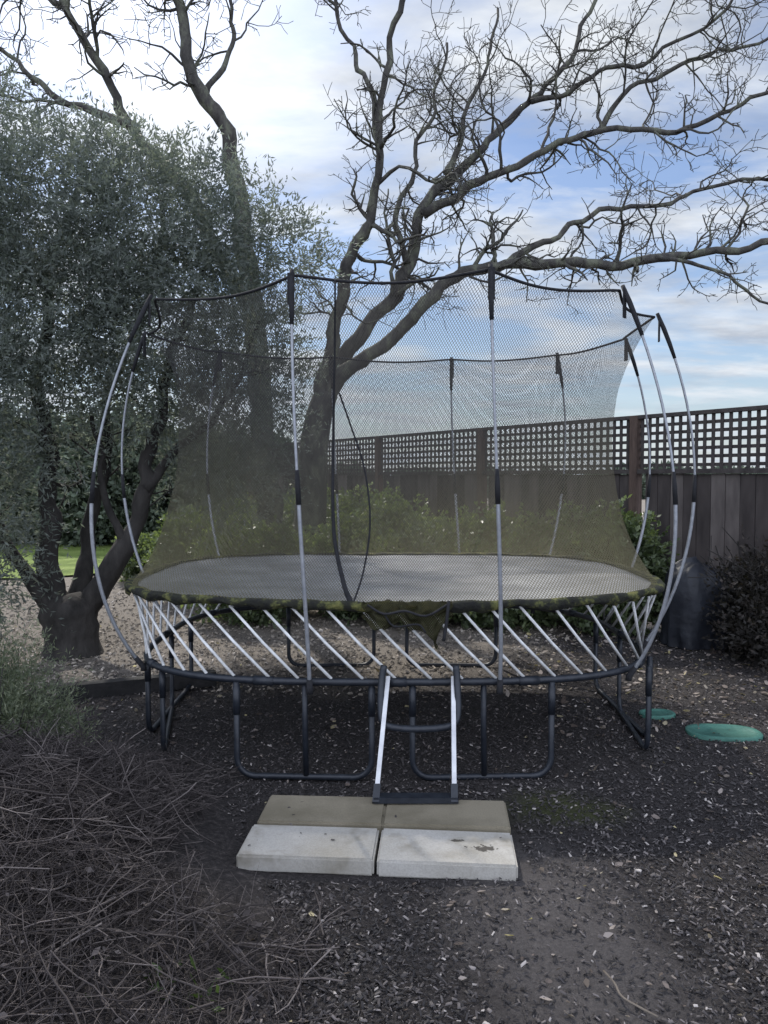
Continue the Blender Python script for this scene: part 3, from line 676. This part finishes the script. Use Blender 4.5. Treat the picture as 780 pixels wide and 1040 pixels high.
# ---------------------------------------------------------------- mulch chips, gravel, leaves
def chips(name,n,xr,yr,size,mat,seed,thin=.25,tpow=1.0,mask=None,tilt=.5,nearpow=1.0,what=''):
    r=np.random.default_rng(seed)
    y=yr[0]+(yr[1]-yr[0])*r.random(n)**nearpow; x=(r.random(n)*2-1)*(xr[0]+(y)*xr[1])
    if mask is not None:
        k=mask(x,y,r); x=x[k];y=y[k]
    k=np.ones(len(x),bool)
    for (lx,ly,rx,ry,_) in LIDS: k&=~((((x-lx)/(rx+.005))**2+((y-ly)/(ry+.005))**2<1)&(r.random(len(x))<.985))
    x=x[k];y=y[k]
    n=len(x)
    keep=~((x>-.6)&(x<.56)&(y>2.79)&(y<3.45)) | (r.random(n)<.006)
    onp=((x>-.55)&(x<.5)&(y>2.86)&(y<3.4)); keep&=~(((x>-.6)&(x<.56)&(y>2.79)&(y<3.45))&~onp)
    x=x[keep];y=y[keep];onp=onp[keep];n=len(x)
    z=np.array([gh(a,b) for a,b in zip(x,y)])+r.random(n)*.008; z=np.where(onp,.070,z)
    a=r.random(n)*2*pi; L=size*(.4+r.random(n)**2*1.6); W=L*(.2+.4*r.random(n)); ti=(r.random(n)-.5)*2*tilt
    ti=np.where(onp,0,ti)
    dx=np.stack([np.cos(a)*np.cos(ti),np.sin(a)*np.cos(ti),np.sin(ti)],1)*L[:,None]*.5
    t2=(r.random(n)-.5)*2*tilt; t2=np.where(onp,0,t2)
    dy=np.stack([-np.sin(a)*np.cos(t2),np.cos(a)*np.cos(t2),np.sin(t2)],1)*W[:,None]*.5
    c=np.stack([x,y,z+.003],1)
    up=np.array([0,0,1.0])*(thin*W)[:,None]
    top=c+up
    v=np.stack([c-dx-dy*.7,c+dx*.9-dy,c+dx+dy*.8,c-dx*.8+dy,top-dx*.7-dy*.4,top+dx*.6-dy*.7,top+dx*.7+dy*.5,top-dx*.5+dy*.7],1).reshape(-1,3)
    b=(np.arange(n)*8)[:,None]
    fs=np.concatenate([b+np.array(q) for q in ([4,5,6,7],[0,1,5,4],[1,2,6,5],[2,3,7,6],[3,0,4,7])])
    t=np.repeat(r.random(n)**tpow,8)
    o=mesh_obj(name,v,fs,mat,None,False,t); o["kind"]="stuff"; o["label"]=what; o["category"]='ground cover'
    return o
chips('bark_mulch',135000,(.35,.55),(1.7,7.2),.013,M['chip'],1,nearpow=1.4,tilt=.6,what='dark shredded bark mulch covering the ground',mask=lambda x,y,r:(((x-.6)/.45)**2+((y-2.3)/.6)**2>r.random(len(x))*1.8-.3)&((y<5.6)|(r.random(len(x))<.35)|(x>1.2)))
chips('gravel',26000,(.6,.6),(5.2,10.5),.024,M['pebble'],2,thin=.6,nearpow=1.2,what='tan gravel covering the ground',mask=lambda x,y,r:(y-np.maximum(x-.7,0)*1.6+r.normal(size=len(x))*.25>5.5))
n=10000
y=1.8+6.5*rng.random(n)**1.0; x=(rng.random(n)*2-1)*(.4+.55*y); k=(rng.random(n)<.13)|((x>1.0)&(rng.random(n)<.25+.25*(y>4.3)+.4*(y>5)))
x=x[k];y=y[k]
kk=~((x>-.62)&(x<.58)&(y>2.78)&(y<3.46)); x=x[kk];y=y[kk];n=len(x)
C=np.stack([x,y,np.array([gh(a,b) for a,b in zip(x,y)])+.014],1); D=rng.normal(size=(n,3))*np.array([1,1,.25])
D/=np.linalg.norm(D,axis=1)[:,None]; S_=np.cross(D,np.array([0,0,1.0])+rng.normal(size=(n,3))*.35); S_/=np.linalg.norm(S_,axis=1)[:,None]
Ln=((.014+.03*rng.random(n)**2)*(1+.5*(y>4.5)))[:,None]; W=Ln*.25
v=np.stack([C,C+D*Ln*.35+S_*W,C+D*Ln*.75+S_*W*.8+[0,0,.004],C+D*Ln,C+D*Ln*.7-S_*W*.7,C+D*Ln*.3-S_*W],1).reshape(-1,3)
o=mesh_obj('leaf_litter',v,np.arange(6*n).reshape(n,6),M['leaflit'],None,False,np.repeat(rng.random(n),6)); o["kind"]="stuff"; o["label"]='fallen dry leaves scattered on the mulch'; o["category"]='leaves'
mb=MB(); mb.tube(catmull([(.655,2.23,.03),(.67,2.17,.032),(.675,2.12,.028),(.71,2.075,.028),(.75,2.04,.025)],4),.0035,5); o=mesh_obj('stick',mb.v,mb.f,noisy('dry_stick',[(.3,(.1,.085,.07)),(.7,(.19,.16,.13))],20,.8),loc=(.66,2.2,0)); o["label"]='thin crooked dry stick on the ground'; o["category"]='stick'
# ---------------------------------------------------------------- brush pile
def bh(x,y):
    return .42*math.exp(-(((x+1.6)/.72)**2+((y-2.95)/.75)**2)**1.3)+.2*math.exp(-(((x+1.05)/.6)**2+((y-2.25)/.6)**2)**1.2)
mb=MB()
cnt=0
while cnt<6600:
    x=random.uniform(-2.6,-.2); y=random.uniform(1.6,4.0); h=bh(x,y)
    if h<.015 or (x>-.8 and y>2.55): continue
    if random.random()>min(1,h*4+.12): continue
    z=h*random.uniform(.55,1.0)+.015
    L=random.uniform(.1,.42); a=random.uniform(0,2*pi); el=random.gauss(0.04,.32)
    d=V((math.cos(a)*math.cos(el),math.sin(a)*math.cos(el),math.sin(el)))
    p=V((x,y,z))-d*L*.5
    pts,_=wander(p,d,L,6,.14,-.02)
    pts=[V((q.x,q.y,max(q.z,.01))) for q in pts]
    r=random.choice((.001,.0012,.0014,.0018,.0022,.0034)); t=random.random()**1.3
    mb.tube(pts,[r,r,r*.9,r*.85,r*.75,r*.65,r*.5],4 if r>.003 else 3,False,tint=t)
    for _ in range(random.choice((0,1,2,2))):
        k=random.randint(1,4); q=pts[k]; d2=side_dir((pts[k+1]-pts[k]).normalized(),.7); p2,_=wander(q,d2,L*random.uniform(.25,.45),3,.15,0); mb.tube(p2,[r*.7,r*.6,r*.5,r*.4],3,False,tint=t)
    cnt+=1
# dry leaves caught in the twigs
for _ in range(1400):
    x=random.uniform(-2.5,-.35); y=random.uniform(1.7,3.9); h=bh(x,y)
    if h<.03 or (x>-.8 and y>2.55): continue
    c=V((x,y,h*random.uniform(.6,.95)+.01)); d=V((random.gauss(0,1),random.gauss(0,1),random.gauss(0,.4))).normalized(); s_=d.orthogonal().normalized(); l=random.uniform(.015,.035)
    b=len(mb.v); mb.v+=[tuple(c),tuple(c+d*l*.5+s_*l*.28),tuple(c+d*l),tuple(c+d*l*.5-s_*l*.28)]; mb.f.append((b,b+1,b+2,b+3)); mb.t+=[random.uniform(.3,.97)]*4
o=part('brush_pile',mb,None,M['brush']); o["kind"]="stuff"; o["label"]='heap of dead pruned twigs and branches on the mulch'; o["category"]='brush pile'
n=24;mv=[];mf=[]
for j in range(n+1):
    for i in range(n+1):
        x=-2.9+2.9*i/n; y=1.3+3.2*j/n; mv.append((x,y,bh(x,y)*.6-.02+gh(x,y)))
for j in range(n):
    for i in range(n): a_=j*(n+1)+i; mf.append((a_,a_+1,a_+n+2,a_+n+1))
o=mesh_obj('soil_mound',mv,mf,noisy('dark_debris',[(.35,(.013,.011,.011)),(.55,(.036,.031,.03)),(.7,(.075,.064,.06))],40,.95,0,.9,bscale=70)); o["kind"]="structure"
# ---------------------------------------------------------------- far tree line
bl=[]
for i in range(60):
    x=-62+i*2.1+random.uniform(-1,1); hh=random.uniform(.7,1.4)+ (2.6 if x<-8 else 0)
    bl.append((x,58+random.uniform(-4,4),hh*.6,2.0,1.5,hh*.75))
v,f,t=blob_leaves(bl,9,.9,6,.5,.16)
o=mesh_obj('far_tree_line',v,f,M['far'],None,False,t); o["kind"]="stuff"; o["label"]='distant line of green trees beyond the lawn'; o["category"]='trees'
# ---------------------------------------------------------------- light
el=math.radians(48); az=math.radians(22)
sd=V((-math.sin(az)*math.cos(el),math.cos(az)*math.cos(el),math.sin(el)))
su=bpy.data.lights.new('sun','SUN'); su.energy=5; su.angle=math.radians(1.8); su.color=(1,.95,.87)
so=bpy.data.objects.new('sun',su); so.rotation_euler=sd.to_track_quat('Z','Y').to_euler(); so.location=(-3,8,12); link(so)
w=bpy.data.worlds.new('World'); scene.world=w; w.use_nodes=True; nt=w.node_tree; L=nt.links.new
bg=nt.nodes['Background']; bg.inputs['Strength'].default_value=.15
sky=N(nt,'ShaderNodeTexSky',sky_type='NISHITA'); sky.sun_disc=False; sky.sun_elevation=el; sky.sun_rotation=-az
sky.air_density=1.2; sky.dust_density=.7
tc=N(nt,'ShaderNodeTexCoord'); sp=N(nt,'ShaderNodeSeparateXYZ'); L(tc.outputs['Generated'],sp.inputs[0])
def mt(op,a,b_=None,c=None,clamp=False):
    x=N(nt,'ShaderNodeMath',operation=op); x.use_clamp=clamp
    for i,q in enumerate((a,b_,c)):
        if q is None: continue
        if isinstance(q,(int,float)): x.inputs[i].default_value=q
        else: L(q,x.inputs[i])
    return x.outputs[0]
zz=mt('ADD',mt('MAXIMUM',sp.outputs[2],0),.14)
cb=N(nt,'ShaderNodeCombineXYZ'); L(mt('DIVIDE',sp.outputs[0],zz),cb.inputs[0]); L(mt('DIVIDE',sp.outputs[1],zz),cb.inputs[1])
def nz(scale,det,off,ro=.6,dist=0,rot=.45,sc=(1,1.6,1)):
    mp=N(nt,'ShaderNodeMapping'); mp.inputs['Location'].default_value=off; mp.inputs['Rotation'].default_value=(0,0,rot); mp.inputs['Scale'].default_value=sc; L(cb.outputs[0],mp.inputs[0])
    n=N(nt,'ShaderNodeTexNoise'); n.inputs['Scale'].default_value=scale; n.inputs['Detail'].default_value=det; n.inputs['Roughness'].default_value=ro; n.inputs['Distortion'].default_value=dist; L(mp.outputs[0],n.inputs[0]); return n.outputs['Fac']
c1=nz(1.35,10,(3.1,1.2,0),.58,.4); c2=nz(2.2,8,(8,4,0),.55)
mask=ramp(nt,[(.42,(.1,.1,.1)),(.52,(.6,.6,.6)),(.62,(1,1,1))]); L(c1,mask.inputs[0])
ccol=ramp(nt,[(.36,(3.1,3.45,4.1)),(.58,(5.6,5.9,6.3))]); L(c2,ccol.inputs[0])
gd=V((-math.sin(math.radians(20))*math.cos(math.radians(35)),math.cos(math.radians(20))*math.cos(math.radians(35)),math.sin(math.radians(35))))
dt=N(nt,'ShaderNodeVectorMath',operation='DOT_PRODUCT'); L(tc.outputs['Generated'],dt.inputs[0]); dt.inputs[1].default_value=gd
glow=mt('POWER',mt('MAXIMUM',dt.outputs['Value'],0),34)
sk=N(nt,'ShaderNodeMixRGB',blend_type='MULTIPLY'); sk.inputs[0].default_value=1; L(sky.outputs[0],sk.inputs[1]); sk.inputs[2].default_value=(.54,.62,.77,1)
mx=N(nt,'ShaderNodeMixRGB'); L(mask.outputs[0],mx.inputs[0]); L(sk.outputs[0],mx.inputs[1]); L(ccol.outputs[0],mx.inputs[2])
hz=mt('POWER',mt('SUBTRACT',1,mt('MINIMUM',mt('MAXIMUM',sp.outputs[2],0),1)),9)
mx2=N(nt,'ShaderNodeMixRGB'); L(mt('MULTIPLY',hz,.65),mx2.inputs[0]); L(mx.outputs[0],mx2.inputs[1]); mx2.inputs[2].default_value=(4.4,4.95,5.5,1)
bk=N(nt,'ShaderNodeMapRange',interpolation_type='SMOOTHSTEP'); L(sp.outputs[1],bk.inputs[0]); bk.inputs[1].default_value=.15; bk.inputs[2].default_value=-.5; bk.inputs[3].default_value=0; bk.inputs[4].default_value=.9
back_fill=N(nt,'ShaderNodeMixRGB'); L(bk.outputs[0],back_fill.inputs[0]); L(mx2.outputs[0],back_fill.inputs[1]); back_fill.inputs[2].default_value=(12.2,13.4,16.2,1)  # extra-bright sky added behind the camera to fill the camera-facing sides
mx3=N(nt,'ShaderNodeMixRGB',blend_type='ADD'); L(glow,mx3.inputs[0]); L(back_fill.outputs[0],mx3.inputs[1]); mx3.inputs[2].default_value=(6,5.8,5.4,1)
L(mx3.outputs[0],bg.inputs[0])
# ---------------------------------------------------------------- camera
cam=bpy.data.cameras.new('camera'); co=bpy.data.objects.new('camera',cam); link(co); scene.camera=co
cam.sensor_fit='VERTICAL'; cam.sensor_height=36; cam.lens=27.03; cam.clip_end=2000; cam.clip_start=.05
co.location=(0,0,1.5); co.rotation_euler=(math.radians(90-2.57),0,0)
